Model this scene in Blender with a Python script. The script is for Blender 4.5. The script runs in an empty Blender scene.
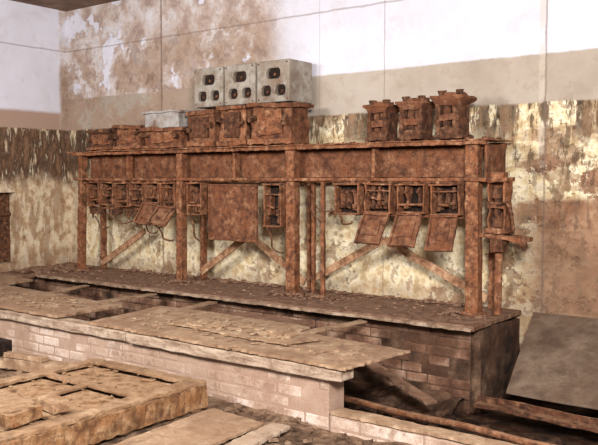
import bpy, bmesh, math, random
from mathutils import Vector, Matrix, noise
random.seed(11)
R = random.uniform
scene = bpy.context.scene
scene.view_settings.view_transform = 'Standard'
COL = scene.collection

def lin(c):
    o = []
    for v in c:
        v = v / 255.0
        o.append(v / 12.92 if v <= 0.04045 else ((v + 0.055) / 1.055) ** 2.4)
    return (o[0], o[1], o[2], 1.0)

# ------------------------------------------------------------------ node helper
class NT:
    def __init__(s, name):
        s.mat = bpy.data.materials.new(name); s.mat.use_nodes = True
        s.t = s.mat.node_tree; s.t.nodes.clear()
        s.out = s.t.nodes.new('ShaderNodeOutputMaterial')
        s.b = s.t.nodes.new('ShaderNodeBsdfPrincipled')
        s.t.links.new(s.b.outputs[0], s.out.inputs[0])
        g = s.t.nodes.new('ShaderNodeNewGeometry'); s.P = g.outputs['Position']; s.Nrm = g.outputs['Normal']
        sp = s.t.nodes.new('ShaderNodeSeparateXYZ'); s.t.links.new(s.P, sp.inputs[0])
        s.X, s.Y, s.Z = sp.outputs
    def put(s, inp, v):
        if isinstance(v, bpy.types.NodeSocket): s.t.links.new(v, inp)
        else: inp.default_value = v
    def noise(s, scale, detail=6, rough=.6, vec=None, dist=0):
        n = s.t.nodes.new('ShaderNodeTexNoise')
        n.inputs['Scale'].default_value = scale; n.inputs['Detail'].default_value = detail
        n.inputs['Roughness'].default_value = rough; n.inputs['Distortion'].default_value = dist
        s.t.links.new(vec or s.P, n.inputs['Vector'])
        return n.outputs['Fac']
    def scaled(s, v):
        n = s.t.nodes.new('ShaderNodeVectorMath'); n.operation = 'MULTIPLY'
        s.t.links.new(s.P, n.inputs[0]); n.inputs[1].default_value = v
        return n.outputs[0]
    def offs(s, v):
        n = s.t.nodes.new('ShaderNodeVectorMath'); n.operation = 'ADD'
        s.t.links.new(s.P, n.inputs[0]); n.inputs[1].default_value = v
        return n.outputs[0]
    def m(s, op, a, b=0.0, clamp=False):
        n = s.t.nodes.new('ShaderNodeMath'); n.operation = op; n.use_clamp = clamp
        s.put(n.inputs[0], a); s.put(n.inputs[1], b); return n.outputs[0]
    def ss(s, v, a, b):
        n = s.t.nodes.new('ShaderNodeMapRange'); n.interpolation_type = 'SMOOTHSTEP'
        s.put(n.inputs[0], v); n.inputs[3].default_value = 0; n.inputs[4].default_value = 1
        if a <= b:
            n.inputs[1].default_value = a; n.inputs[2].default_value = b; return n.outputs[0]
        n.inputs[1].default_value = b; n.inputs[2].default_value = a
        return s.m('SUBTRACT', 1.0, n.outputs[0])
    def ramp(s, f, stops):
        n = s.t.nodes.new('ShaderNodeValToRGB'); s.put(n.inputs[0], f)
        e = n.color_ramp.elements
        while len(e) < len(stops): e.new(.5)
        for i, (p, c) in enumerate(stops):
            e[i].position = p; e[i].color = lin(c)
        return n.outputs[0]
    def mix(s, f, a, b):
        n = s.t.nodes.new('ShaderNodeMix'); n.data_type = 'RGBA'
        s.put(n.inputs[0], f)
        s.put(n.inputs[6], a if not isinstance(a, tuple) else lin(a))
        s.put(n.inputs[7], b if not isinstance(b, tuple) else lin(b))
        return n.outputs[2]
    def bump(s, h, strength, dist):
        n = s.t.nodes.new('ShaderNodeBump'); n.inputs['Strength'].default_value = strength
        n.inputs['Distance'].default_value = dist; s.t.links.new(h, n.inputs['Height'])
        s.t.links.new(n.outputs[0], s.b.inputs['Normal'])
    def done(s, col, rough=.9, metal=0):
        s.put(s.b.inputs['Base Color'], col); s.b.inputs['Roughness'].default_value = rough
        s.b.inputs['Metallic'].default_value = metal
        s.b.inputs['Specular IOR Level'].default_value = .2
        return s.mat

def crust(name, stops, scale=6, dust=None, dustamt=.6, patch=None, patchamt=1.0, bump=.6, bd=.02, rough=.92, stretch=None, speck=.3, dark=None, darkamt=.4, wet=None):
    t = NT(name)
    v = t.scaled(stretch) if stretch else t.P
    n = t.noise(scale, 9, .68, v)
    c = t.ramp(n, stops)
    if patch:
        pn = t.noise(scale * .45, 9, .65, t.offs((3, 7, 1)))
        c = t.mix(t.m('MULTIPLY', t.ss(pn, .47, .58), patchamt), c, patch)
    if dark:
        dn = t.noise(scale * 1.5, 9, .7, t.offs((8, 2, 6)))
        c = t.mix(t.m('MULTIPLY', t.ss(dn, .52, .59), darkamt), c, dark)
    if dust:
        sn = t.t.nodes.new('ShaderNodeSeparateXYZ'); t.t.links.new(t.Nrm, sn.inputs[0])
        up = t.ss(sn.outputs[2], .35, .9)
        f = t.m('MULTIPLY', t.m('MULTIPLY', up, t.ss(t.noise(9, 6, .6), .3, .6)), dustamt)
        c = t.mix(f, c, dust)
    if wet:
        wn = t.noise(1.1, 10, .62, t.offs((2, 4, 9)))
        c = t.mix(t.m('MULTIPLY', t.ss(wn, .50, .58), .45), c, wet)
    fine = t.noise(60, 4, .7)
    c = t.mix(t.m('MULTIPLY', t.ss(fine, .5, .66), speck), c, tuple(int(k * .55) for k in stops[0][1]))
    h = t.m('ADD', t.m('MULTIPLY', n, .8), t.m('MULTIPLY', fine, .35))
    t.bump(h, bump, bd)
    return t.done(c, rough)

RUST = crust('rust_frame', [(.36, (80, 49, 34)), (.45, (110, 70, 48)), (.54, (136, 90, 63)), (.67, (168, 126, 95))], 10, (158, 120, 92), .7, patch=(132, 78, 48), patchamt=.5, dark=(64, 41, 30), darkamt=.6, bump=1, speck=.4)
RUSTL = crust('rust_brace', [(.36, (112, 77, 55)), (.45, (142, 103, 75)), (.54, (166, 126, 95)), (.68, (192, 158, 127))], 9, (174, 140, 110), .7, dark=(98, 65, 46), bump=.9, speck=.3)
RUSTD = crust('rust_dark', [(.36, (48, 31, 24)), (.45, (76, 49, 35)), (.54, (104, 69, 49)), (.68, (146, 106, 79))], 15, (144, 107, 80), .7, patch=(100, 58, 37), patchamt=.5, dark=(40, 26, 20), darkamt=.5, bump=1, speck=.4)
RUSTP = crust('rust_plate', [(.36, (72, 45, 32)), (.45, (98, 61, 43)), (.54, (118, 77, 54)), (.68, (150, 108, 80))], 9, (152, 113, 85), .6, patch=(114, 67, 42), patchamt=.6, dark=(58, 37, 27), darkamt=.55, bump=.9, speck=.4)
RUSTO = crust('rust_ochre', [(.36, (90, 60, 40)), (.45, (122, 86, 58)), (.54, (146, 109, 76)), (.68, (176, 141, 107))], 9, (166, 134, 103), .7, patch=(142, 92, 54), patchamt=.5, dark=(80, 54, 37), darkamt=.5, bump=1, bd=.03)
HOLE = crust('dark_iron_recess_shade', [(.3, (18, 12, 10)), (.5, (34, 23, 18)), (.7, (62, 42, 32))], 14)  # dark iron; also paints the shade inside box recesses and casing openings
GREY = crust('grey_cast_casing', [(.38, (112, 98, 86)), (.46, (136, 125, 113)), (.54, (151, 142, 131)), (.66, (164, 157, 148))], 4.5, (148, 133, 116), .6, patch=(130, 112, 95), patchamt=.5, bump=.15, speck=.12, dark=(112, 84, 66), darkamt=.4)
GREYR = crust('grey_rusty_casing', [(.38, (110, 88, 75)), (.45, (138, 125, 116)), (.55, (153, 146, 141)), (.68, (166, 160, 156))], 5, (168, 159, 151), .6, bump=.3, speck=.1)
MUDW = crust('muddy_board', [(.36, (118, 90, 69)), (.45, (144, 114, 89)), (.54, (163, 134, 107)), (.67, (188, 162, 136))], 7, (166, 136, 109), .35, patch=(148, 115, 88), patchamt=.6, bump=.8, bd=.02, dark=(114, 85, 64), darkamt=.5, wet=(124, 92, 70))
WOOD = crust('weathered_timber', [(.36, (106, 78, 56)), (.45, (134, 103, 76)), (.54, (156, 123, 93)), (.67, (182, 151, 121))], 7, (164, 133, 104), .5, patch=(138, 101, 71), patchamt=.5, bump=1, bd=.02, dark=(100, 71, 51), darkamt=.5, wet=(118, 84, 59))
EDGE = crust('timber_edge', [(.36, (116, 93, 76)), (.45, (144, 121, 103)), (.55, (166, 144, 125)), (.7, (188, 168, 149))], 6, (162, 134, 110), .8, stretch=(.6, 2, 3), dark=(108, 83, 65), darkamt=.5)
LEDGE = crust('muddy_concrete', [(.36, (86, 61, 47)), (.45, (112, 83, 65)), (.54, (134, 103, 83)), (.67, (164, 134, 111))], 9, (140, 107, 86), .5, patch=(116, 79, 60), patchamt=.5, bump=1, bd=.02, dark=(84, 58, 44), darkamt=.5)
LEDGE2 = crust('worn_ledge_edge', [(.37, (98, 75, 59)), (.45, (126, 101, 82)), (.53, (150, 124, 103)), (.65, (172, 149, 128))], 7, (144, 114, 92), .6, bump=.8, dark=(90, 66, 51))
MUD = crust('sludge', [(.38, (26, 18, 15)), (.46, (44, 31, 24)), (.54, (64, 46, 35)), (.68, (98, 74, 57))], 6, bump=1, bd=.05, rough=.45, patch=(76, 46, 30), patchamt=.5)  # wet sludge, darkened further so the colour carries the trench's depth shade
MUDF = crust('floor_mud', [(.36, (80, 59, 45)), (.45, (108, 82, 63)), (.54, (132, 104, 82)), (.7, (164, 137, 112))], 6, bump=1, bd=.05, dark=(74, 53, 40), darkamt=.5)
SHEET = crust('dull_metal_sheet', [(.36, (82, 64, 52)), (.45, (98, 79, 65)), (.54, (110, 91, 76)), (.68, (126, 107, 91))], 2.8, patch=(98, 76, 60), patchamt=.5, bump=.3, dark=(80, 60, 47))
BRICK = crust('mud_washed_brick', [(.36, (140, 111, 94)), (.45, (168, 141, 123)), (.54, (188, 164, 148)), (.68, (206, 188, 175))], 2.6, (164, 133, 110), .8, patch=(156, 127, 107), patchamt=.85, bump=1, bd=.02, speck=.3, dark=(126, 99, 80), darkamt=.6)
BRICKD = crust('stained_brick_shaded', [(.38, (70, 47, 35)), (.46, (98, 67, 51)), (.54, (126, 92, 73)), (.66, (166, 136, 115))], 2.4, (112, 82, 62), .8, patch=(84, 56, 41), patchamt=.7, bump=1, bd=.03, speck=.35)  # stained brick, its colour darkened further to paint in the trench shade
MORT = crust('mortar', [(.3, (142, 112, 94)), (.6, (160, 133, 115)), (.8, (176, 151, 133))], 5)
PIT = crust('pit_mud_coat', [(.38, (46, 33, 25)), (.46, (70, 50, 38)), (.54, (92, 68, 52)), (.68, (126, 98, 78))], 4, bump=1, bd=.05, patch=(84, 54, 38), patchamt=.5)

def wall_mat():
    t = NT('peeling_wall')
    n1 = t.noise(.9, 8, .6); n2 = t.noise(3.0, 14, .66); n3 = t.noise(22, 6, .7)
    n4 = t.noise(1.5, 14, .70, t.offs((5, 1, 3)))
    n4s = t.noise(1.3, 12, .60, t.offs((5, 1, 3)))
    n5 = t.noise(6.5, 12, .66, t.offs((1, 9, 4)))
    n6 = t.noise(.8, 12, .66, t.offs((7, 3, 2)))
    n7 = t.noise(2.1, 14, .70, t.offs((4, 6, 8)))
    drip = t.noise(2.6, 12, .66, t.scaled((2.0, 2.0, .5)))
    dripf = t.noise(5.5, 12, .70, t.scaled((2.0, 2.0, .5)))
    layer = t.noise(2.0, 10, .62, t.scaled((.5, .5, 3.2)))
    def sub5(v, k): return t.m('MULTIPLY', t.m('SUBTRACT', v, .5), k)
    LWy = t.ss(t.Y, 8.5, 8.4)
    Zs = t.m('ADD', t.Z, t.m('ADD', sub5(n1, .04), sub5(n2, .05)))
    Zp = t.m('ADD', t.Z, t.m('ADD', sub5(n6, .9), sub5(n2, .25)))
    white = t.ramp(n1, [(.3, (197, 193, 200)), (.55, (206, 203, 212)), (.75, (213, 211, 220))])
    white = t.mix(t.m('MULTIPLY', t.ss(n2, .53, .60), .3), white, (188, 179, 181))
    peel = t.ramp(n2, [(.38, (142, 114, 97)), (.45, (164, 139, 122)), (.51, (180, 160, 147)), (.57, (194, 182, 177)), (.68, (203, 197, 199))])
    reg = t.m('MULTIPLY', t.ss(t.X, -6.6, -7.3), t.ss(t.Y, 8.4, 8.5))
    pm = t.m('MULTIPLY', reg, t.ss(n4s, .42, .44))
    up = t.mix(t.m('MULTIPLY', pm, .85), white, peel)
    heavy = t.m('MULTIPLY', reg, t.m('MULTIPLY', t.ss(n4s, .50, .515), t.ss(t.Z, 4.0, 3.5)))
    heavy = t.m('MAXIMUM', heavy, t.m('MULTIPLY', t.m('MULTIPLY', reg, t.ss(t.X, -9.3, -8.8)), t.m('MULTIPLY', t.ss(n4s, .45, .47), t.ss(t.Z, 3.7, 3.3))))
    up = t.mix(t.m('MULTIPLY', heavy, .7), up, t.ramp(n5, [(.38, (122, 96, 79)), (.5, (150, 123, 103)), (.62, (172, 147, 128))]))
    tan = t.ramp(n1, [(.36, (154, 139, 125)), (.5, (165, 151, 137)), (.66, (176, 164, 152))])
    tan = t.mix(t.m('MULTIPLY', t.ss(n5, .54, .58), .2), tan, (146, 124, 106))
    tan = t.mix(t.m('MULTIPLY', t.m('MULTIPLY', t.ss(t.X, -7.5, -9.5), t.ss(t.Y, 8.4, 8.5)), t.m('MULTIPLY', t.ss(n4, .42, .50), .6)), tan, (150, 119, 98))
    tanl = t.mix(t.ss(Zs, 2.66, 2.58), white, (160, 132, 116))
    tan = t.mix(LWy, tan, tanl)
    cream = t.ramp(n5, [(.40, (188, 162, 124)), (.47, (212, 192, 155)), (.58, (226, 213, 184))])
    brown = t.ramp(n5, [(.40, (76, 53, 39)), (.48, (116, 85, 62)), (.58, (158, 128, 98))])
    scab = t.m('MAXIMUM', t.ss(n7, .565, .585), t.ss(n5, .585, .605))
    low = t.mix(t.m('MULTIPLY', scab, .72), cream, brown)
    low = t.mix(t.m('MULTIPLY', t.ss(n3, .54, .60), .4), low, (140, 107, 78))
    lay = t.m('MULTIPLY', t.ss(layer, .52, .58), t.ss(t.Z, .4, 1.3))
    low = t.mix(t.m('MULTIPLY', lay, .5), low, (140, 108, 82))
    runs = t.m('MULTIPLY', t.ss(t.Z, 1.0, 1.8), t.ss(dripf, .545, .575))
    low = t.mix(t.m('MULTIPLY', runs, .75), low, (72, 51, 38))
    db = t.m('MULTIPLY', t.ss(t.Z, 1.65, 2.2), t.ss(drip, .46, .50))
    low = t.mix(t.m('MULTIPLY', db, .88), low, t.ramp(dripf, [(.40, (50, 36, 28)), (.5, (92, 66, 49)), (.60, (144, 114, 88))]))
    le = t.m('MULTIPLY', t.m('MULTIPLY', t.ss(t.X, -9.6, -10.6), t.ss(Zp, 1.3, 1.7)), t.ss(dripf, .40, .50))
    low = t.mix(t.m('MULTIPLY', le, .85), low, (62, 44, 34))
    redb = t.ramp(n2, [(.38, (90, 58, 42)), (.46, (116, 77, 56)), (.55, (136, 96, 72)), (.66, (164, 128, 100))])
    redb = t.mix(t.m('MULTIPLY', t.ss(dripf, .51, .57), .55), redb, (74, 50, 38))
    redb = t.mix(t.m('MULTIPLY', t.ss(layer, .52, .58), .4), redb, (152, 120, 94))
    RX = t.ss(t.X, -3.6, -3.0)
    rr = t.m('MULTIPLY', RX, t.ss(Zs, 1.32, 1.22))
    rr = t.m('MAXIMUM', rr, t.m('MULTIPLY', t.ss(t.X, -4.0, -3.2), t.m('MULTIPLY', t.ss(n4, .49, .51), t.ss(Zp, 2.2, 1.6))))
    foot = t.m('MULTIPLY', t.ss(Zp, .30, .05), .5)
    low = t.mix(t.m('MULTIPLY', t.m('MAXIMUM', rr, foot), .93), low, redb)
    low = t.mix(t.m('MULTIPLY', t.m('MULTIPLY', RX, t.ss(Zp, .95, .6)), .5), low, (130, 101, 79))
    LW = t.ss(t.X, -11.2, -11.6)
    dirty = t.ramp(n5, [(.40, (160, 131, 102)), (.48, (190, 166, 135)), (.58, (210, 192, 165))])
    dirty = t.mix(t.m('MULTIPLY', t.ss(drip, .51, .54), .6), dirty, (136, 101, 74))
    grime = t.m('MULTIPLY', t.ss(Zp, 1.25, 1.6), t.ss(dripf, .38, .46))
    lowl = t.mix(t.m('MULTIPLY', grime, .95), dirty, t.ramp(dripf, [(.4, (48, 33, 26)), (.5, (80, 56, 42)), (.6, (120, 88, 66))]))
    lowl = t.mix(t.m('MULTIPLY', t.ss(Zp, .4, .0), .5), lowl, redb)
    low = t.mix(LW, low, lowl)
    c = t.mix(t.ss(Zs, 2.31, 2.34), low, tan)
    c = t.mix(t.ss(Zs, 2.84, 2.87), c, up)
    for ax, pos, w, k in ((t.X, -9.24, .012, .7), (t.X, -6.2, .004, .3), (t.X, -5.2, .005, .45), (t.Z, 3.68, .008, .45), (t.X, -3.14, .008, .6)):
        d = t.m('ABSOLUTE', t.m('SUBTRACT', ax, t.m('ADD', sub5(n2, .05), pos)))
        c = t.mix(t.m('MULTIPLY', t.ss(d, w * 2, w), k), c, (112, 90, 78))
    d = t.m('ABSOLUTE', t.m('SUBTRACT', t.X, -3.18))
    c = t.mix(t.m('MULTIPLY', t.m('MULTIPLY', t.ss(d, .05, .02), t.ss(n2, .42, .5)), t.m('MULTIPLY', t.ss(t.Z, 1.3, 1.4), .5)), c, (190, 176, 160))
    h = t.m('ADD', t.m('MULTIPLY', n5, .6), t.m('ADD', t.m('MULTIPLY', n3, .2), t.m('ADD', t.m('MULTIPLY', pm, -.15), t.m('MULTIPLY', scab, -.2))))
    hm = t.m('MULTIPLY', h, t.m('SUBTRACT', 1.0, t.m('MULTIPLY', t.ss(t.Z, 2.3, 2.36), t.m('SUBTRACT', .85, t.m('MULTIPLY', reg, .6)))))
    t.bump(hm, .7, .05)
    return t.done(c, .9)
WALL = wall_mat()
CEIL = crust('stained_ceiling', [(.3, (92, 72, 59)), (.5, (120, 97, 82)), (.7, (142, 118, 104))], 2)

# ------------------------------------------------------------------ mesh helper
class MB:
    def __init__(s): s.bm = bmesh.new()
    def box(s, c, d, rot=None, taper=1.0):
        vs = []
        for z in (-.5, .5):
            k = taper if z > 0 else 1.0
            for x, y in ((-.5, -.5), (.5, -.5), (.5, .5), (-.5, .5)):
                v = Vector((x * d[0] * k, y * d[1] * k, z * d[2]))
                if rot: v = rot @ v
                vs.append(s.bm.verts.new(v + Vector(c)))
        for f in ((3, 2, 1, 0), (4, 5, 6, 7), (0, 1, 5, 4), (1, 2, 6, 5), (2, 3, 7, 6), (3, 0, 4, 7)):
            s.bm.faces.new([vs[i] for i in f])
        return s
    def beam(s, p1, p2, w, h, n=1, j=0.0, up=(0, 0, 1)):
        p1 = Vector(p1); p2 = Vector(p2); d = (p2 - p1).normalized()
        u = Vector(up)
        if abs(d.dot(u)) > .95: u = Vector((0, 1, 0))
        sd = d.cross(u).normalized(); u = sd.cross(d).normalized()
        rings = []
        for i in range(n + 1):
            c = p1.lerp(p2, i / n); r = []
            for a, b in ((-1, -1), (1, -1), (1, 1), (-1, 1)):
                r.append(s.bm.verts.new(c + sd * (a * w / 2 + R(-j, j)) + u * (b * h / 2 + R(-j, j))))
            rings.append(r)
        for i in range(n):
            for k in range(4):
                s.bm.faces.new((rings[i][k], rings[i][(k + 1) % 4], rings[i + 1][(k + 1) % 4], rings[i + 1][k]))
        s.bm.faces.new(rings[0][::-1]); s.bm.faces.new(rings[-1])
        return s
    def cyl(s, p1, p2, r, n=14, r2=None):
        p1 = Vector(p1); p2 = Vector(p2); d = (p2 - p1).normalized(); r2 = r if r2 is None else r2
        a = d.orthogonal().normalized(); b = d.cross(a)
        A = []; B = []
        for i in range(n):
            t = 2 * math.pi * i / n; o = a * math.cos(t) + b * math.sin(t)
            A.append(s.bm.verts.new(p1 + o * r)); B.append(s.bm.verts.new(p2 + o * r2))
        for i in range(n):
            s.bm.faces.new((A[i], A[(i + 1) % n], B[(i + 1) % n], B[i]))
        s.bm.faces.new(A[::-1]); s.bm.faces.new(B)
        return s
    def tube(s, pts, r, n=8):
        pts = [Vector(p) for p in pts]; prev = None
        for i, p in enumerate(pts):
            d = (pts[min(i + 1, len(pts) - 1)] - pts[max(i - 1, 0)]).normalized()
            a = d.cross(Vector((.13, 1, .07))).normalized(); b = d.cross(a)
            ring = [s.bm.verts.new(p + (a * math.cos(2 * math.pi * k / n) + b * math.sin(2 * math.pi * k / n)) * r) for k in range(n)]
            if prev:
                for k in range(n): s.bm.faces.new((prev[k], prev[(k + 1) % n], ring[(k + 1) % n], ring[k]))
            else: s.bm.faces.new(ring[::-1])
            prev = ring
        s.bm.faces.new(prev)
        return s
    def prism(s, prof, y0, y1):
        A = [s.bm.verts.new((x, y0, z)) for x, z in prof]; B = [s.bm.verts.new((x, y1, z)) for x, z in prof]; n = len(prof)
        for i in range(n): s.bm.faces.new((A[i], A[(i + 1) % n], B[(i + 1) % n], B[i]))
        s.bm.faces.new(A[::-1]); s.bm.faces.new(B)
        return s
    def block(s, c, d, n=4, rot=None, taper=1.0):
        P = {}
        def V(i, j, k):
            if (i, j, k) not in P:
                t = 1 + (taper - 1) * k / n
                v = Vector(((i / n - .5) * d[0] * t, (j / n - .5) * d[1] * t, (k / n - .5) * d[2]))
                if rot: v = rot @ v
                P[(i, j, k)] = s.bm.verts.new(v + Vector(c))
            return P[(i, j, k)]
        for a in range(n):
            for b in range(n):
                for e in (0, n):
                    s.bm.faces.new((V(e, a, b), V(e, a + 1, b), V(e, a + 1, b + 1), V(e, a, b + 1)))
                    s.bm.faces.new((V(a, e, b), V(a + 1, e, b), V(a + 1, e, b + 1), V(a, e, b + 1)))
                    s.bm.faces.new((V(a, b, e), V(a + 1, b, e), V(a + 1, b + 1, e), V(a, b + 1, e)))
        return s
    def sheet(s, c4, th, nx=10, ny=6, rag=.02, wob=.012):
        a, b, c, d = [Vector(p) for p in c4]; T = []; Bt = []
        for j in range(ny + 1):
            rt = []; rb = []
            for i in range(nx + 1):
                u = i / nx; v = j / ny
                p = a.lerp(b, u).lerp(d.lerp(c, u), v)
                e = i in (0, nx) or j in (0, ny)
                p += Vector((R(-rag, rag) if e else 0, R(-rag, rag) if e else 0,
                             wob * noise.noise(p * 2.1) * 2))
                rt.append(s.bm.verts.new(p)); rb.append(s.bm.verts.new(p - Vector((0, 0, th))))
            T.append(rt); Bt.append(rb)
        for j in range(ny):
            for i in range(nx):
                s.bm.faces.new((T[j][i], T[j][i + 1], T[j + 1][i + 1], T[j + 1][i]))
                s.bm.faces.new((Bt[j][i], Bt[j + 1][i], Bt[j + 1][i + 1], Bt[j][i + 1]))
        for i in range(nx):
            s.bm.faces.new((T[0][i], Bt[0][i], Bt[0][i + 1], T[0][i + 1]))
            s.bm.faces.new((T[ny][i], T[ny][i + 1], Bt[ny][i + 1], Bt[ny][i]))
        for j in range(ny):
            s.bm.faces.new((T[j][0], T[j + 1][0], Bt[j + 1][0], Bt[j][0]))
            s.bm.faces.new((T[j][nx], Bt[j][nx], Bt[j + 1][nx], T[j + 1][nx]))
        return s
    def flake(s, c, r, tilt=.2, th=.08):
        c = Vector(c); n = random.randint(4, 7); a0 = R(0, 6); el = R(.4, 1)
        rot = Matrix.Rotation(R(0, 6), 3, 'Z') @ Matrix.Rotation(R(-tilt, tilt), 3, 'X')
        T = []; B = []
        for i in range(n):
            a = a0 + 2 * math.pi * i / n; q = r * R(.5, 1.25)
            p = Vector((math.cos(a) * q, math.sin(a) * q * el, 0))
            T.append(s.bm.verts.new(c + rot @ (p * .92 + Vector((0, 0, r * th * R(1, 2.0))))))
            B.append(s.bm.verts.new(c + rot @ (p - Vector((0, 0, r * th)))))
        for i in range(n): s.bm.faces.new((B[i], B[(i + 1) % n], T[(i + 1) % n], T[i]))
        s.bm.faces.new(T); s.bm.faces.new(B[::-1])
        return s

WO = {}
def mk(name, mb, mat, parent=None, label=None, category=None, group=None, kind=None, bevel=.005, origin=None, warp=0, wf=5.3):
    bm = mb.bm
    if warp:
        for v in bm.verts: v.co += noise.noise_vector(v.co * wf) * warp
    bmesh.ops.recalc_face_normals(bm, faces=bm.faces)
    xs = [v.co.x for v in bm.verts]; ys = [v.co.y for v in bm.verts]; zs = [v.co.z for v in bm.verts]
    o = Vector(origin) if origin else Vector(((min(xs) + max(xs)) / 2, (min(ys) + max(ys)) / 2, min(zs)))
    bmesh.ops.translate(bm, verts=bm.verts, vec=-o)
    me = bpy.data.meshes.new(name); bm.to_mesh(me); bm.free()
    me.materials.append(mat)
    ob = bpy.data.objects.new(name, me); COL.objects.link(ob)
    WO[ob.name] = o
    if parent:
        ob.parent = parent; ob.location = o - WO[parent.name]
    else: ob.location = o
    if bevel:
        b = ob.modifiers.new('bevel', 'BEVEL'); b.width = bevel; b.segments = 2; b.limit_method = 'ANGLE'; b.angle_limit = .7
    meta(ob, label, category, group, kind)
    return ob
def meta(ob, label=None, category=None, group=None, kind=None):
    if label: ob['label'] = label
    if category: ob['category'] = category
    if group: ob['group'] = group
    if kind: ob['kind'] = kind
def cut(ob, mb):
    me = bpy.data.meshes.new('cutter'); bmesh.ops.recalc_face_normals(mb.bm, faces=mb.bm.faces)
    bmesh.ops.translate(mb.bm, verts=mb.bm.verts, vec=-WO[ob.name])
    mb.bm.to_mesh(me); mb.bm.free()
    c = bpy.data.objects.new('cutter', me); COL.objects.link(c); c.location = ob.location
    m = ob.modifiers.new('cut', 'BOOLEAN'); m.object = c; m.operation = 'DIFFERENCE'; m.solver = 'EXACT'
    bpy.context.view_layer.update()
    dg = bpy.context.evaluated_depsgraph_get()
    nm = bpy.data.meshes.new_from_object(ob.evaluated_get(dg))
    ob.modifiers.clear(); ob.data = nm
    bpy.data.objects.remove(c)
def clone(root, delta):
    n = root.copy(); COL.objects.link(n); n.location = root.location + Vector(delta)
    WO[n.name] = WO[root.name] + Vector(delta)
    for ch in root.children:
        k = ch.copy(); k.parent = n; COL.objects.link(k)
    return n

# ------------------------------------------------------------------ setting
XW = -11.62; YW = 8.6; ZC = 4.38; ZF = -.58; ZP = -.92; ZW = -1.3
mk('wall_back', MB().box(((XW + 3) / 2 - .1, YW + .1, (ZC + ZW) / 2), (3 - XW + .2, .2, ZC - ZW)), WALL, kind='structure', bevel=0)
wl = mk('wall_left', MB().box((XW - .2, 4.6, (ZC + ZW) / 2), (.4, 8.0, ZC - ZW)), WALL, kind='structure', bevel=0)
cut(wl, MB().box((XW, 7.05, .68), (.5, 1.0, 1.16)))
mk('trim_1', MB().box((XW - .2, 7.05, .68), (.06, .98, 1.14)).box((XW - .15, 7.05, .68), (.05, .06, 1.14)).box((XW - .15, 7.05, .9), (.05, .98, .05)), RUSTD, kind='structure')
mk('ceiling', MB().box(((XW + 3) / 2, 6.6, ZC + .1), (3 - XW, 4.0, .2)), CEIL, kind='structure', bevel=0)
def ground(name, y0, y1, z0, mat, ny):
    fb = MB(); NX = 140; G = []
    for j in range(ny + 1):
        row = []
        for i in range(NX + 1):
            x = XW + (3 - XW) * i / NX; y = y0 + (y1 - y0) * j / ny
            z = z0 + .05 * noise.noise(Vector((x * 1.3, y * 1.3, 0))) + .04 * noise.noise(Vector((x * 5, y * 5, 3)))
            row.append(fb.bm.verts.new((x, y, z)))
        G.append(row)
    for j in range(ny):
        for i in range(NX):
            fb.bm.faces.new((G[j][i], G[j][i + 1], G[j + 1][i + 1], G[j + 1][i]))
    return mk(name, fb, mat, kind='structure', bevel=0)
ground('floor', .6, 5.32, ZF, MUDF, 60)
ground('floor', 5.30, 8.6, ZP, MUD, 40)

def brickwall(name, x0, x1, y, thick, z0, z1, label, bl=.28, bh=.105, bmat=None, mmat=None, miss=.03, proud=.003):
    core = MB().box(((x0 + x1) / 2, y + thick / 2, (z0 + z1) / 2), (x1 - x0, thick, z1 - z0 - .008))
    root = mk(name, core, mmat or MORT, label=label, category='brick wall', kind='structure', bevel=0)
    b = MB(); n = int(round((z1 - z0) / bh)); h = (z1 - z0) / n
    for r in range(n):
        x = x0 - (bl / 2 if r % 2 else 0)
        while x < x1 - .02:
            a = max(x, x0); c = min(x + bl * R(.93, 1.07), x1)
            if c - a > .04 and random.random() > miss:
                b.box(((a + c) / 2, y + thick / 2 + R(-.0025, .0025), z0 + h * (r + .5)), (c - a - .005, thick + 2 * proud, h - .006),
                      Matrix.Rotation(R(-.02, .02), 3, 'Y'))
            x = c
    mk('brickwork', b, bmat or BRICK, root, bevel=.014)
    return root
brickwall('wall_platform', -11.55, -3.72, 5.3, .22, ZP - .1, -.18, 'low mud-washed brick wall carrying the platform edge', miss=.12)
brickwall('wall_trench', -11.55, -3.46, 7.46, .14, ZP - .1, -.07, 'stained reddish brick wall, darkened as painted shade, under the switchboard ledge', bmat=BRICKD, mmat=PIT, miss=.15, bl=.26, bh=.10, proud=.008)  # dark brick colour stands in for shade below the ledge, besides the stains
brickwall('wall_curb', -3.70, .5, 5.29, .13, ZP - .1, -.47, 'low narrow mud-washed brick curb beside the pit')
mk('curb_cap', MB().sheet([(-3.70, 5.28, -.44), (.5, 5.28, -.44), (.5, 5.44, -.445), (-3.70, 5.44, -.445)], .025, 80, 4, .010, .008), MUDW, label='crumbling muddy mortar on top of the brick curb', category='mortar cap', bevel=0)
sp = MB(); G = []
for j in range(13):
    row = []
    for i in range(91):
        x = -7.4 + 3.9 * i / 90; v = j / 12; y = 6.55 + .88 * v
        hgt = .28 * v ** 1.5 * (.75 + .9 * noise.noise(Vector((x * 1.4, 0, 5))))
        row.append(sp.bm.verts.new((x, y, ZP - .05 + hgt + .05 * noise.noise(Vector((x * 6, y * 6, 2))) + .03 * noise.noise(Vector((x * 15, y * 15, 2))))))
    G.append(row)
for j in range(12):
    for i in range(90): sp.bm.faces.new((G[j][i], G[j][i + 1], G[j + 1][i + 1], G[j + 1][i]))
mk('mud_spill', sp, PIT, label='slumped heap of rusty sludge against the trench wall', category='mud', bevel=0)

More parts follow.
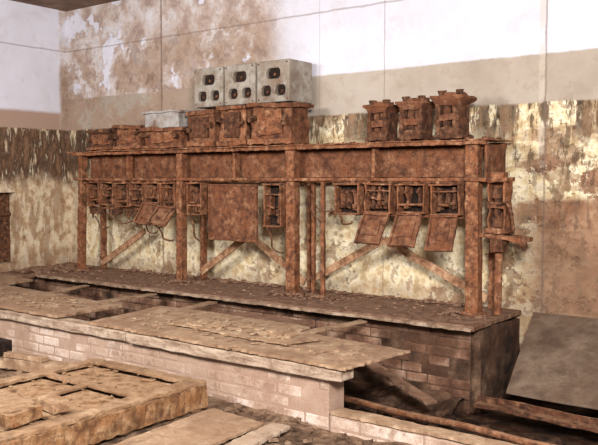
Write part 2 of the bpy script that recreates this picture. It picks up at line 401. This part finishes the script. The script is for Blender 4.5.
mk('concrete_ledge', MB().sheet([(-10.85, 7.30, 0), (-3.36, 7.30, 0), (-3.36, 8.57, 0), (-10.85, 8.57, 0)], .05, 60, 8, .006, .004), LEDGE,
   label='mud-covered concrete ledge carrying the rusty switchboard', category='ledge', bevel=.006)
mk('ledge_edging', MB().beam((-10.6, 7.26, -.02), (-3.36, 7.26, -.026), .055, .035, 90, .006), LEDGE2, label='thin worn brown edging plank along the ledge', category='edging', bevel=.004)
mk('mud_bank', MB().sheet([(-11.58, 7.2, -.03), (-10.9, 7.2, -.04), (-10.9, 8.57, .0), (-11.58, 8.57, .02)], .05, 12, 14, .02, .02), LEDGE, label='bank of dried mud in the room corner', category='mud')

mk('timber_edge_beam', MB().beam((-11.5, 5.34, -.12), (-6.2, 5.34, -.12), .2, .10, 30, .006), EDGE,
   label='long weathered timber beam edging the platform', category='beam', bevel=.01, group='platform edge beams')
mk('timber_edge_beam', MB().beam((-6.17, 5.32, -.12), (-3.55, 5.32, -.12), .2, .10, 16, .007), EDGE,
   label='weathered timber edge beam with a broken pale end', category='beam', bevel=.01, group='platform edge beams')

boards = [
    ('mud-caked cover board meeting the wall', [(-11.55, 5.26, -.02), (-9.9, 5.26, -.02), (-10.3, 6.95, -.02), (-11.55, 7.1, -.02)], .03),
    ('mud-caked wide cover board beside the trench', [(-9.85, 5.26, -.025), (-7.35, 5.26, -.025), (-7.4, 6.2, -.03), (-10.1, 6.4, -.03)], .03),
    ('muddy narrow cover board with dark gap beside it', [(-6.82, 5.26, -.03), (-6.15, 5.26, -.03), (-6.18, 6.5, -.03), (-6.98, 6.45, -.03)], .03),
    ('large flaking cover sheet at the platform edge', [(-6.13, 5.24, -.03), (-4.75, 5.21, -.03), (-4.78, 6.45, -.03), (-6.15, 6.5, -.03)], .025),
    ('flaking board with a projecting free end', [(-4.73, 5.22, -.03), (-3.5, 5.2, -.035), (-3.42, 6.1, -.035), (-4.76, 6.2, -.03)], .025),
]
for lb, c, th in boards:
    mk('cover_board', MB().sheet(c, th, 30, 18, .014, .003), MUDW, label=lb, category='board', bevel=.003, group='cover boards of the platform')
mk('wood_panel', MB().sheet([(-5.95, 5.62, .002), (-4.35, 5.5, -.002), (-4.25, 5.93, -.002), (-5.95, 6.05, .002)], .014, 30, 10, .022, .005), MUDW,
   label='thin delaminating wood panel lying on the cover boards', category='panel', bevel=0)
for i, (x, x2, w, y0) in enumerate(((-9.1, -9.35, .10, 5.55), (-8.05, -7.95, .16, 5.55), (-6.6, -6.85, .14, 5.55), (-4.9, -4.6, .11, 5.55))):
    mk('trench_plate', MB().beam((x, y0, -.085), (x2, 7.21, -.065), w, .02, 10, .006), MUDW, label='thin broken muddy board spanning the dark trench', category='board',
       bevel=.004, group='trench boards')
mk('flat_plate', MB().sheet([(-6.3, 6.5, -.075), (-5.1, 6.45, -.075), (-5.05, 6.9, -.08), (-6.2, 6.95, -.08)], .02, 14, 8, .012, .003), LEDGE,
   label='large flat dirty plate covering part of the trench', category='plate', bevel=.003)
mk('fallen_plank', MB().beam((-4.6, 7.1, -.42), (-3.5, 6.7, -.66), .14, .03, 10, .005), LEDGE, label='muddy plank leaning inside the open pit', category='plank')

mk('metal_sheet', MB().sheet([(-2.98, 7.22, -.58), (.2, 7.22, -.58), (.2, 8.56, .0), (-3.22, 8.56, .0)], .02, 20, 8, .003, .004), SHEET,
   label='dull dark brown metal sheet sloping against the wall', category='metal sheet')
mk('wall_cheek', MB().block((-3.42, 8.02, -.56), (.10, 1.05, .96), 7), PIT, label='crumbling mud-coated cheek closing the ledge end', category='wall', kind='structure', bevel=0, warp=.04, wf=3)
mk('steel_channel', MB().beam((-3.25, 7.12, -.72), (.3, 7.06, -.74), .10, .04, 30, .008).beam((-3.25, 7.16, -.68), (.3, 7.10, -.70), .02, .08, 30, .006), RUSTD, label='rusty channel running below the metal sheet', category='metal bar', warp=.015, wf=2)
mk('pipe', MB().tube([(-4.6 + i * .2, 6.5 - .014 * i, -.72 + .008 * math.sin(i)) for i in range(27)], .032, 14), RUST,
   label='long rusty pipe lying in the wet trench', category='pipe')
mk('rail', MB().beam((-5.4, 6.0, -.80), (.4, 5.82, -.80), .03, .035, 40, .007), RUSTP,
   label='long thin rusty bar low in the pit', category='rail', warp=.015, wf=2)
for x in (-4.9, -3.4, -2.0, -.8):
    mk('rail_support', MB().beam((x, 5.7, -.85), (x + .06, 6.8, -.79), .09, .06, 6, .006), MUD, label='mud-coated cross bar under the pit rails', category='support', group='pit rail supports')

# ------------------------------------------------------------------ switchboard rack
YF = 7.9; YR = 8.38
rack = bpy.data.objects.new('switchboard_rack', None); COL.objects.link(rack)
rack.location = (-6.95, 8.1, 0.005); WO[rack.name] = Vector(rack.location)
meta(rack, 'long rusty switchboard frame with open fuse boxes standing on the ledge', 'switchboard')
def part(name, mb, mat=RUST, bevel=.003, label=None, warp=.006): return mk(name, mb, mat, rack, bevel=bevel, label=label, warp=warp)

def post(x, y, z0, z1, w, d, dx=0):
    m = MB()
    m.beam((x + dx, y, z0), (x, y, z1), w, .02, 44, .005)
    m.beam((x + dx - w / 2 + .01, y + d / 2, z0), (x - w / 2 + .01, y + d / 2, z1), .018, d, 44, .002)
    m.beam((x + dx + w / 2 - .01, y + d / 2, z0), (x + w / 2 - .01, y + d / 2, z1), .018, d, 44, .002)
    m.box((x + dx, y + d / 2, z0 + .02), (w + .08, d + .08, .03))
    for z in (.12, 1.0, 1.5, 1.8):
        m.cyl((x + dx * (1 - z / z1), y - .03, z), (x + dx * (1 - z / z1), y, z), .018, 8)
    part('post', m, warp=.005)
post(-10.36, YF, 0, 1.86, .09, .10, -.08)
post(-8.14, YF, 0, 1.86, .11, .10, -.02)
post(-6.15, YF, 0, 1.88, .14, .11)
post(-3.68, YF, 0, 1.88, .145, .12, .02)
for x, w in ((-10.42, .07), (-8.14, .07), (-6.17, .09), (-3.62, .09)):
    part('rear_post', MB().beam((x, YR, .01), (x, YR, 1.86), w, .08, 30, .004))
part('slim_post', MB().beam((-5.66, YF + .03, .01), (-5.66, YF + .03, 1.46), .05, .045, 26, .003).beam((-5.66, YF + .03, .01), (-5.66, YF + .03, .04), .12, .11))
part('slim_post', MB().beam((-5.93, YF + .2, .01), (-5.93, YF + .2, 1.46), .045, .045, 26, .003))
def rail(y, z, h=.07, d=.1, x0=-10.5, x1=-3.5, mat=RUST): part('rail', MB().beam((x0, y, z), (x1, y, z), d, h, 150, .005), mat)
rail(YF - .02, 1.868, .04, .10); rail(YR, 1.85, .06, .09)
rail(YF - .01, 1.475, .036, .07); rail(YR, 1.46, .05)
rail(YF + .12, 1.03, .03, .05, -10.3, -8.2)
rail(YF + .12, 1.06, .03, .05, -5.6, -3.7)
part('top_board', MB().sheet([(-10.6, YF - .07, 1.91), (-3.45, YF - .07, 1.91), (-3.45, YR + .07, 1.91), (-10.6, YR + .07, 1.91)], .016, 150, 4, .018, .006), RUST)
part('back_panel', MB().box((-7.0, YF + .2, 1.665), (6.7, .03, .33)), RUSTP, label='dark rusty board between upper rails')
part('end_panel', MB().box((-3.52, 8.15, 1.67), (.03, .5, .36)), RUSTP)
for x in (-9.3, -7.15, -4.95):
    part('stile', MB().beam((x, YF + .09, 1.49), (x, YF + .09, 1.84), .045, .09, 8, .003))
for x in (-10.42, -8.14, -6.15, -3.62):
    for z in (1.46, 1.83):
        part('cross_rail', MB().beam((x, YF + .1, z), (x, YR, z), .05, .06, 4, .003))
for p, q in (((-10.35, .1), (-9.3, .68)), ((-8.1, .12), (-7.25, .66)), ((-7.15, .70), (-6.2, .12)), ((-6.1, .16), (-5.0, .74)), ((-5.0, .74), (-3.65, .14))):
    part('brace', MB().beam((p[0], YR - .10, p[1]), (q[0], YR - .10, q[1]), .03, .095, 24, .004), RUSTL)

def fuse_box(x0, x1, z0, z1, y=YF - .02, d=.17, flap=None, style=0):
    cx = (x0 + x1) / 2; w = x1 - x0; h = z1 - z0; cz = (z0 + z1) / 2; t = .018
    tl = Matrix.Rotation(R(-.05, .05), 3, 'Y')
    m = MB()
    def bx(c, dd, n=1):
        c = tl @ (Vector(c) - Vector((cx, y, cz))) + Vector((cx, y, cz)); m.block(c, dd, 3, tl)
    bx((x0 + t / 2, y + d / 2, cz), (t, d, h)); bx((x1 - t / 2, y + d / 2, cz), (t, d, h))
    bx((cx, y + d / 2, z1 - t / 2), (w + .03, d + .03, t)); bx((cx, y + d / 2, z0 + t / 2), (w + .02, d + .01, t))
    if style: bx((cx, y + .012, cz + h * R(.2, .32)), (w * .92, .018, .016))
    elif random.random() < .7: bx((cx, y + .012, cz - h * R(.2, .34)), (w * .92, .018, .026))
    if random.random() < .8: bx((x0 + w * R(.15, .3), y + .02, z1 + .015), (.05, .04, .05))
    if random.random() < .8: bx((x1 - w * R(.15, .3), y + .02, z1 + .01), (.05, .04, .04))
    b = mk('fuse_box', m, RUST, rack, bevel=.003, warp=.014, wf=14)
    mk('back_plate', MB().block((cx, y + d - .02, cz), (w * .96, .03, h * .97), 5), HOLE, b, bevel=0, label='back plate coloured dark as recess shade', warp=.02, wf=16)  # dark colour puts the recess shade into the plate
    for sx in (-1, 0, 1):
        if sx == 0 and random.random() < .25: continue
        c = MB()
        px = cx + sx * w * R(.2, .3) + R(-.01, .01); hh_ = h * R(.45, .8)
        c.block((px, y + .09, cz + R(-.04, .04)), (w * R(.10, .17), .08, hh_), 3)
        c.cyl((px, y + .08, cz + h * .24), (px, y + R(.0, .04), cz + h * .24), w * .06, 10)
        c.box((px, y + .05, cz - h * R(.1, .3)), (w * .15, .06, h * .12))
        mk('fuse_carrier', c, (RUSTP, RUSTD)[random.random() < .6], b, bevel=.003, warp=.025, wf=14)
    if random.random() < .6:
        zz = cz - h * R(0, .18)
        mk('handle', MB().tube([(cx - w * .16, y + .07, zz), (cx - w * .16, y - .02, zz + R(-.02, .02)), (cx + w * .16, y - .02, zz - .01), (cx + w * .16, y + .07, zz)], .012, 8), RUST, b, bevel=0)
    if flap:
        L, ang, skew = flap
        rot = Matrix.Rotation(skew, 3, 'Z') @ Matrix.Rotation(-ang, 3, 'X') @ Matrix.Rotation(skew * .4, 3, 'Y')
        o = Vector((cx, y - .005, z0 - .01)); f = MB()
        def P(x, yy, z): return o + rot @ Vector((x, yy, z))
        f.block(P(0, .012, -L / 2), (w * .94, .008, L), 4, rot)
        for sx in (-1, 1): f.block(P(sx * w * .45, -.006, -L / 2), (.022, .028, L), 3, rot)
        for zz in (.02, .98): f.block(P(0, -.006, -L * zz), (w * .94, .028, .02), 3, rot)
        f.block(P(0, 0, -L * .45), (w * .5, .016, L * .5), 2, rot)
        mk('flap_door', f, RUSTP, b, bevel=.003, warp=.018, wf=10)
    return b
for i in range(6):
    a = -10.2 + i * .335; c = a + .30
    fuse_box(a, c, 1.08 + R(-.06, .04), 1.43, style=i % 2, flap=((.38, .95, .6) if i == 5 else ((.34, .6, .4) if i == 4 else None)))
fuse_box(-7.98, -7.70, .98, 1.43)
fuse_box(-6.58, -6.29, .86, 1.42, style=1)
for i, (a, c) in enumerate(((-5.46, -5.11), (-5.03, -4.68), (-4.59, -4.24), (-4.16, -3.81))):
    fuse_box(a, c, 1.08 + R(-.03, .03), 1.43, style=i % 2, flap=None if i == 0 else (.40, (0, .6, .5, .36)[i], (0, .08, 0, -.05)[i]))
for x in (-10.05, -9.6, -9.2):
    part('terminal_block', MB().block((x, YF + .06, .98), (.22, .12, .08), 3).cyl((x - .06, YF + .02, .88), (x - .06, YF + .02, 1.0), .018, 8).cyl((x + .06, YF + .02, .92), (x + .06, YF + .02, 1.0), .018, 8), RUSTD, .003, warp=.02)
PX = -7.09; PW = .87
cp = MB().block((PX, YF - .04, 1.03), (PW, .025, .76), 5)
for sx in (-1, 1): cp.box((PX + sx * (PW / 2 - .015), YF - .055, 1.03), (.02, .025, .76))
for sz in (-1, 1): cp.box((PX, YF - .055, 1.03 + sz * .365), (PW, .025, .02))
for sx in (-1, 1):
    for sz in (-1, 1): cp.cyl((PX + sx * .38, YF - .07, 1.03 + sz * .32), (PX + sx * .38, YF - .045, 1.03 + sz * .32), .016, 8)
part('cover_plate', cp, RUSTP, .004, 'plain square rusty cover plate')
# end switch on a bracket and pipe
ex = -3.41
es = MB()
es.block((ex, 8.1, 1.2), (.20, .03, .54), 5)
es.block((ex - .09, 8.02, 1.2), (.02, .17, .54), 5).block((ex + .09, 8.02, 1.2), (.02, .17, .54), 5)
es.block((ex, 8.02, 1.47), (.26, .24, .04), 4).block((ex, 8.02, .93), (.26, .26, .045), 4)
es.block((ex, 8.0, 1.52), (.13, .12, .07), 3)
eb = mk('end_switch', es, RUST, rack, warp=.025, wf=10, bevel=.002)
mk('drum', MB().cyl((ex, 7.99, .96), (ex, 7.99, 1.06), .06, 14).cyl((ex, 7.99, 1.06), (ex, 7.99, 1.3), .035, 12).cyl((ex, 7.99, 1.27), (ex, 7.99, 1.39), .06, 14, .045), RUSTD, eb, bevel=.004, warp=.025, wf=11)
mk('crossbar', MB().block((ex, 7.93, 1.2), (.2, .04, .07), 3), RUSTP, eb, warp=.015, wf=9)
mk('handle', MB().tube([(ex + .02, 7.92, 1.2), (ex + .16, 7.84, 1.24), (ex + .22, 7.83, 1.12), (ex + .23, 7.85, .94)], .017, 8), RUSTD, eb, bevel=0)
mk('bracket', MB().beam((-3.62, 7.96, .88), (-3.10, 7.94, .84), .05, .045, 10, .006).beam((-3.62, 8.14, .88), (-3.14, 8.16, .85), .045, .04, 10, .005).beam((-3.14, 7.9, .84), (-3.12, 8.2, .84), .05, .05, 6, .006), RUST, eb, warp=.012)
mk('clamp', MB().cyl((-3.10, 7.92, .74), (-3.10, 7.92, .88), .03, 10).cyl((-3.10, 7.86, .80), (-3.10, 7.98, .80), .022, 10), RUSTD, eb, warp=.015, wf=9)
mk('bearing_block', MB().block((ex, 8.03, .80), (.14, .16, .2), 4, None, 1.2), RUSTD, eb, warp=.025, wf=11)
part('conduit', MB().cyl((-3.44, 8.08, .01), (-3.42, 8.05, .8), .042, 16), RUST)
def wire(a, b, sag, r=.01):
    pts = []
    for i in range(13):
        t = i / 12; p = Vector(a).lerp(Vector(b), t); p.z -= sag * 4 * t * (1 - t); p.x += .03 * math.sin(t * 9); pts.append(p)
    part('wire', MB().tube(pts, r, 6), RUSTD, 0)
wire((-8.75, 7.85, 1.02), (-8.25, 7.8, .95), .2); wire((-8.9, 7.85, 1.0), (-8.45, 7.75, .75), .15); wire((-7.9, 7.85, .98), (-7.7, 7.9, .6), .1, .014)
wire((-6.5, 7.85, .86), (-6.2, 7.8, .55), .1, .012); wire((-5.9, 7.9, 1.35), (-5.5, 7.9, 1.1), .1); wire((-9.6, 7.85, .93), (-9.0, 7.85, .93), .12)
wire((-6.0, 8.0, 1.4), (-5.75, 8.0, .9), .05); wire((-8.5, 7.8, .8), (-8.2, 7.82, .62), .08, .014)
wire((-10.0, 7.88, .9), (-9.7, 7.88, .75), .1); wire((-5.4, 7.86, 1.08), (-5.2, 7.86, .98), .08, .012)

# ------------------------------------------------------------------ things on top
ZT = 1.925
def relay(x0, x1, z1, y=8.08):
    cx = (x0 + x1) / 2; w = (x1 - x0) * .96; d = .33; h = z1 - ZT
    m = MB(); m.block((cx, y, ZT + .02), (w * .9, d, .04), 3)
    for sx in (-1, 1):
        m.beam((cx + sx * w * .30, y - d * .4, ZT + .02), (cx + sx * w * .35, y - d * .4, ZT + h * .78), .05, .04, 8, .006)
    m.block((cx - w * .32, y, ZT + h * .4), (.02, d * .8, h * .72), 3).block((cx + w * .32, y, ZT + h * .4), (.02, d * .8, h * .72), 3)
    m.block((cx, y - d * .42, ZT + h * .13), (w * .7, .03, h * .2), 3)
    r = mk('relay', m, RUSTD, label='rusty open-fronted relay with flared top on the switchboard', category='relay', group='relays on top of the switchboard', bevel=.003, warp=.02, wf=9)
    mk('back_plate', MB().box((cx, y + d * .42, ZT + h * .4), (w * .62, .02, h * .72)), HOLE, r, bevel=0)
    for sx, q in ((-1, .14), (1, .15)):
        mk('coil', MB().cyl((cx + sx * w * q, y - .06, ZT + .04), (cx + sx * w * q, y - .06, ZT + h * .72), w * .125, 14), RUSTD, r, bevel=.003, warp=.025, wf=12)
    mk('crossbar', MB().block((cx, y - .1, ZT + h * R(.38, .5)), (w * .6, .08, .07), 3), RUSTP, r, bevel=.003, warp=.02)
    mk('cap', MB().block((cx, y, ZT + h * .76), (w * .70, d * .8, .07), 3, None, 1.45).block((cx, y, ZT + h * .85), (w * 1.04, d * 1.12, .03), 4).block((cx, y, ZT + h * .91), (w * .6, d * .6, .05), 3), RUSTP, r, bevel=.003, warp=.02, wf=9)
    for sx in (-1, 1): mk('insulator', MB().cyl((cx + sx * w * .28, y - .08, ZT + h * .88), (cx + sx * w * .28, y - .08, z1), .03, 12, .05), RUSTD, r, bevel=.003, warp=.015, wf=9)
    mk('insulator', MB().cyl((cx, y + .1, ZT + h * .92), (cx, y + .1, z1 - .01), .05, 12, .03), RUSTD, r, bevel=.003)
relay(-5.07, -4.72, 2.40); relay(-4.63, -4.26, 2.42); relay(-4.18, -3.79, 2.46)

def contactor(x0, x1, z1, y=8.1, d=.38, mat=RUSTP, lb='chunky closed rust-crusted contactor under a grey casing', z0=ZT, lump=.04):
    cx = (x0 + x1) / 2; w = x1 - x0; h = z1 - z0
    m = MB(); m.block((cx, y, z0 + h * .46), (w * .9, d * .85, h * .92), 7, None, R(.88, 1.0))
    r = mk('contactor', m, mat, label=lb, category='contactor', bevel=.0, warp=lump, wf=7)
    mk('front_plate', MB().block((cx + R(-.04, .04), y - d * .45, z0 + h * .52), (w * R(.5, .7), .04, h * R(.45, .6)), 4, Matrix.Rotation(R(-.08, .08), 3, 'Y')), (RUST, RUSTD)[random.random() < .5], r, bevel=.003, warp=lump * .7, wf=7)
    mk('base_flange', MB().beam((x0, y - d * .44, z0 + h * .07), (x1, y - d * .44, z0 + h * .07), .09, h * .13, 12, .010), RUST, r, bevel=.004, warp=.015)
    mk('lid', MB().sheet([(x0 - .01, y - d * .55, z1), (x1 + .01, y - d * .55, z1 - .02), (x1 + .01, y + d / 2, z1), (x0, y + d / 2, z1)], .055, 12, 6, .018, .02), mat, r, bevel=.005, warp=lump * .6, wf=7)
    for sx in (-1, 1):
        mk('terminal', MB().cyl((cx + sx * w * R(.28, .38), y - d * .3, z0 + h * R(.5, .75)), (cx + sx * w * R(.3, .4), y - d * .62, z0 + h * R(.4, .7)), R(.02, .04), 10), RUSTD, r, bevel=0, warp=.02, wf=9)
contactor(-8.0, -7.47, 2.45); contactor(-7.42, -6.90, 2.46, lb='tall rusty closed contactor under the middle grey casing', mat=RUST)
contactor(-6.84, -6.10, 2.46, d=.46, lb='widest rust-crusted contactor with heavy lid', lump=.03)
contactor(-10.2, -9.62, 2.24, mat=RUSTD, lb='low corroded contactor at the switchboard end', lump=.045)
contactor(-9.57, -8.96, 2.29, mat=RUSTP, lb='low corroded contactor beside a grey lid box', lump=.04)
contactor(-8.92, -8.08, 2.22, d=.42, lb='low wide rusty contactor under a grey lid box', lump=.03)
mk('grey_lid_box', MB().block((-8.5, 8.1, 2.325), (.70, .40, .20), 4).block((-8.5, 8.1, 2.44), (.77, .46, .03), 4), GREYR, label='grey steel lid box resting on a rusty contactor', category='box', bevel=.004, warp=.02)

def rr(cx, cz, w, h, r, n=6):
    o = []
    for qx, qz, a0 in ((1, 1, 0), (-1, 1, 90), (-1, -1, 180), (1, -1, 270)):
        for i in range(n + 1):
            a = math.radians(a0 + 90 * i / n)
            o.append((cx + qx * (w / 2 - r) + r * math.cos(a), cz + qz * (h / 2 - r) + r * math.sin(a)))
    return o
def casing(cx, z0=2.48, w=.55, h=.54, d=.5, y=8.28):
    ob = mk('grey_casing', MB().box((cx, y, z0 + h / 2), (w, d, h)), GREY, label='grey cast casing with three dark openings atop rusty contactors', category='electrical casing', group='grey casings on contactors', bevel=0)
    yf = y - d / 2
    holes = ((cx, z0 + h * .69, w * .42, h * .25), (cx - w * .22, z0 + h * .28, w * .29, h * .25), (cx + w * .22, z0 + h * .28, w * .29, h * .25))
    k = MB()
    for hx, hz, hw, hh in holes: k.prism(rr(hx, hz, hw, hh, .05), yf - .1, yf + .2)
    cut(ob, k)
    b = ob.modifiers.new('bevel', 'BEVEL'); b.width = .018; b.segments = 2; b.limit_method = 'ANGLE'; b.angle_limit = .9
    for hx, hz, hw, hh in holes:
        mk('shade_liner', MB().prism(rr(hx, hz, hw - .004, hh - .004, .048), yf + .06, yf + .19), HOLE, ob, bevel=0, label='added dark socket insert')  # added liner, coloured dark in place of shade inside the opening
        mk('terminal', MB().cyl((hx, yf + .04, hz - .01), (hx, yf + .07, hz - .01), w * .04, 12), RUSTD, ob, bevel=0)
    for sx in (-1, 1):
        for sz in (.07, .93): mk('screw', MB().cyl((cx + sx * w * .43, yf - .008, z0 + h * sz), (cx + sx * w * .43, yf + .01, z0 + h * sz), .011, 8), RUSTD, ob, bevel=0)
    return ob
g0 = casing(-7.70)
clone(g0, (.58, 0, .0)); clone(g0, (1.16, 0, .0))

# ------------------------------------------------------------------ foreground panelled slab
def crate():
    X0, X1, Y0, Y1, ZT2, ZB = -6.36, -4.82, 2.7, 5.0, -.30, -.56
    e = bpy.data.objects.new('timber_crate', None); COL.objects.link(e); e.location = ((X0 + X1) / 2, (Y0 + Y1) / 2, ZB); WO[e.name] = Vector(e.location)
    meta(e, 'low mud-caked timber crate with panelled top', 'crate')
    def p(n, m, mat=WOOD, b=.004, lb=None): return mk(n, m, mat, e, bevel=b, warp=.006, label=lb)
    z = ZT2 - .02
    for x, w in ((X0 + .08, .15), (X1 - .09, .16)): p('stile', MB().beam((x, Y0, z), (x, Y1, z), w, .03, 40, .004))
    for y, w in ((Y0 + .08, .16), (3.55, .10), (4.32, .09), (Y1 - .07, .13)): p('top_rail', MB().beam((X0 + .16, y, z + .003), (X1 - .18, y, z + .003), w, .026, 26, .004))
    p('divider', MB().beam((-5.60, 3.60, z), (-5.60, 4.27, z), .08, .025, 8, .003))
    for a, b, y0, y1 in ((X0 + .16, X1 - .18, 4.365, Y1 - .135), (X0 + .16, -5.64, 3.60, 4.275), (-5.56, X1 - .18, 3.60, 4.275), (X0 + .16, X1 - .18, Y0 + .16, 3.50)):
        p('panel', MB().sheet([(a, y0, z - .035), (b, y0, z - .035), (b, y1, z - .035), (a, y1, z - .035)], .02, 10, 10, 0, .004), LEDGE)
        p('raised_field', MB().sheet([(a + .06, y0 + .05, z - .012), (b - .06, y0 + .05, z - .016), (b - .06, y1 - .05, z - .012), (a + .06, y1 - .05, z - .012)], .018, 10, 8, .008, .003), RUSTO, .003)
    for x in (X0 + .02, X1 - .02):
        p('side_board', MB().beam((x, Y0, z - .115), (x, Y1, z - .115), .045, .20, 50, .012), RUSTO, .006, 'brown muddy crumbling side board')
    for y in (Y0 + .02, Y1 - .02): p('end_board', MB().beam((X0 + .04, y, z - .10), (X1 - .04, y, z - .10), .04, .15, 26, .006), RUSTO)
    for x in (X0 + .1, X1 - .08):
        for y in (Y0 + .1, Y1 - .1): p('leg', MB().beam((x, y, ZB), (x, y, z - .03), .1, .1))
crate()
mk('stacked_board', MB().sheet([(-6.05, 3.05, -.272), (-5.3, 3.0, -.272), (-5.35, 3.62, -.272), (-6.1, 3.7, -.272)], .022, 14, 10, .010, .003), WOOD, label='flat muddy board stacked on the crate', category='board', bevel=.003)
mk('loose_brick', MB().block((-5.08, 3.30, -.248), (.16, .30, .09), 4, Matrix.Rotation(.2, 3, 'Z')), RUSTO, label='muddy brick lying on the crate corner', category='brick', bevel=.006, warp=.012, wf=8)
mk('loose_brick', MB().block((-5.14, 3.62, -.248), (.28, .14, .085), 4, Matrix.Rotation(-.15, 3, 'Z')), WOOD, label='pale muddy brick lying on the crate', category='brick', bevel=.006, warp=.012, wf=8)

for k, c in enumerate(([(-4.62, 3.3, -.51), (-4.02, 3.2, -.51), (-4.05, 4.85, -.49), (-4.66, 4.9, -.49)], [(-3.96, 4.05, -.51), (-3.75, 4.1, -.51), (-3.83, 4.92, -.49), (-4.0, 4.9, -.49)])):
    mk('floor_board', MB().sheet(c, .03, 14, 24, .008, .004), (MUDW, EDGE)[k], label=('wide mud-covered board lying on muddy floor', 'narrow muddy plank beside the brick wall')[k], category='board')
mk('timber_baulk', MB().beam((-8.0, 4.75, -.48), (-6.6, 4.95, -.48), .18, .12, 8, .006).beam((-7.9, 4.72, -.39), (-7.0, 4.85, -.39), .1, .05, 6, .004), MUDW, label='muddy timber baulk lying by the brick wall', category='timber')
mk('rusted_fitting', MB().box((-7.75, 4.75, -.32), (.3, .22, .12)).cyl((-7.95, 4.7, -.32), (-7.55, 4.7, -.32), .08, 14), HOLE, label='dark rusted cylindrical fitting on the timber', category='metal fitting')

def flakes(name, areas, mat, label, **kw):
    m = MB()
    for (x0, x1, y0, y1, z, n, r) in areas:
        for i in range(n):
            m.flake((R(x0, x1), R(y0, y1), z + R(0, .004)), r * R(.35, 1.3), **kw)
    return mk(name, m, mat, label=label, category='rubble', kind='stuff', bevel=0, origin=None)
flakes('platform_flakes', [(-11.3, -7.6, 5.4, 6.1, -.018, 150, .035), (-6.75, -4.8, 5.4, 6.3, -.024, 120, .03), (-4.7, -3.6, 5.4, 6.0, -.028, 50, .03), (-5.8, -4.5, 5.65, 5.92, .006, 130, .045)], MUDW, 'thin mud flakes curling on the boards', tilt=.35)
piles = []
for px in (-10.42, -8.14, -6.15, -5.66, -3.75): piles += [(px - .3, px + .3, 7.7, 8.1, .010, 40, .035), (px - .15, px + .15, 7.78, 7.98, .025, 18, .04)]
flakes('ledge_flakes', [(-10.8, -3.5, 7.4, 8.45, .004, 260, .03), (-11.4, -10.6, 7.33, 8.4, .006, 60, .07), (-9.8, -4, 8.3, 8.48, .02, 140, .05)] + piles, LEDGE, 'thin mud and rust crust flakes along the ledge', th=.16)
flakes('pit_debris', [(-5.5, -.6, 5.7, 7.0, ZP + .03, 240, .07)], MUD, 'sludge-coated bits scattered in the pit', th=.3, tilt=.6)
flakes('floor_debris', [(-8.4, -6.5, 3.8, 5.1, ZF + .04, 110, .06), (-4.7, -2.0, 3.4, 5.2, ZF + .04, 280, .045)], MUDF, 'mortar crumbs and mud flakes on the lower floor', th=.2, tilt=.4)
flakes('crate_debris', [(-6.25, -4.9, 3.2, 4.9, -.322, 110, .022)], WOOD, 'loose dirt crumbs on the crate', th=.15, tilt=.3)
flakes('rack_flakes', [(-10.5, -3.5, 7.87, 8.4, 1.915, 180, .03)], RUSTD, 'rust flakes lying on the switchboard top', th=.25, tilt=.4)

# ------------------------------------------------------------------ lights
def area(loc, tgt, size, power, col):
    l = bpy.data.lights.new('area_lamp', 'AREA'); l.shape = 'RECTANGLE'; l.size = size[0]; l.size_y = size[1]; l.energy = power; l.color = col
    o = bpy.data.objects.new('area_lamp', l); COL.objects.link(o); o.location = loc
    o.rotation_euler = (Vector(tgt) - Vector(loc)).to_track_quat('-Z', 'Y').to_euler()
area((.2, .8, 3.0), (-6.4, 7.5, .4), (1.3, .9), 1000, (1, .988, .97))
area((-7.0, .8, 3.2), (-8, 8, .3), (1.8, 1.2), 450, (1, .988, .975))
w = bpy.data.worlds.new('world'); scene.world = w; w.use_nodes = True
w.node_tree.nodes['Background'].inputs[0].default_value = (1, .985, .965, 1)
w.node_tree.nodes['Background'].inputs[1].default_value = .54

# ------------------------------------------------------------------ camera
cam = bpy.data.cameras.new('camera'); co = bpy.data.objects.new('camera', cam); COL.objects.link(co)
cam.sensor_width = 36; cam.lens = 790 / 598 * 36
co.location = (0, 0, 1.48)
co.rotation_euler = (math.radians(90 - 3.15), 0, math.radians(37.27))
scene.camera = co
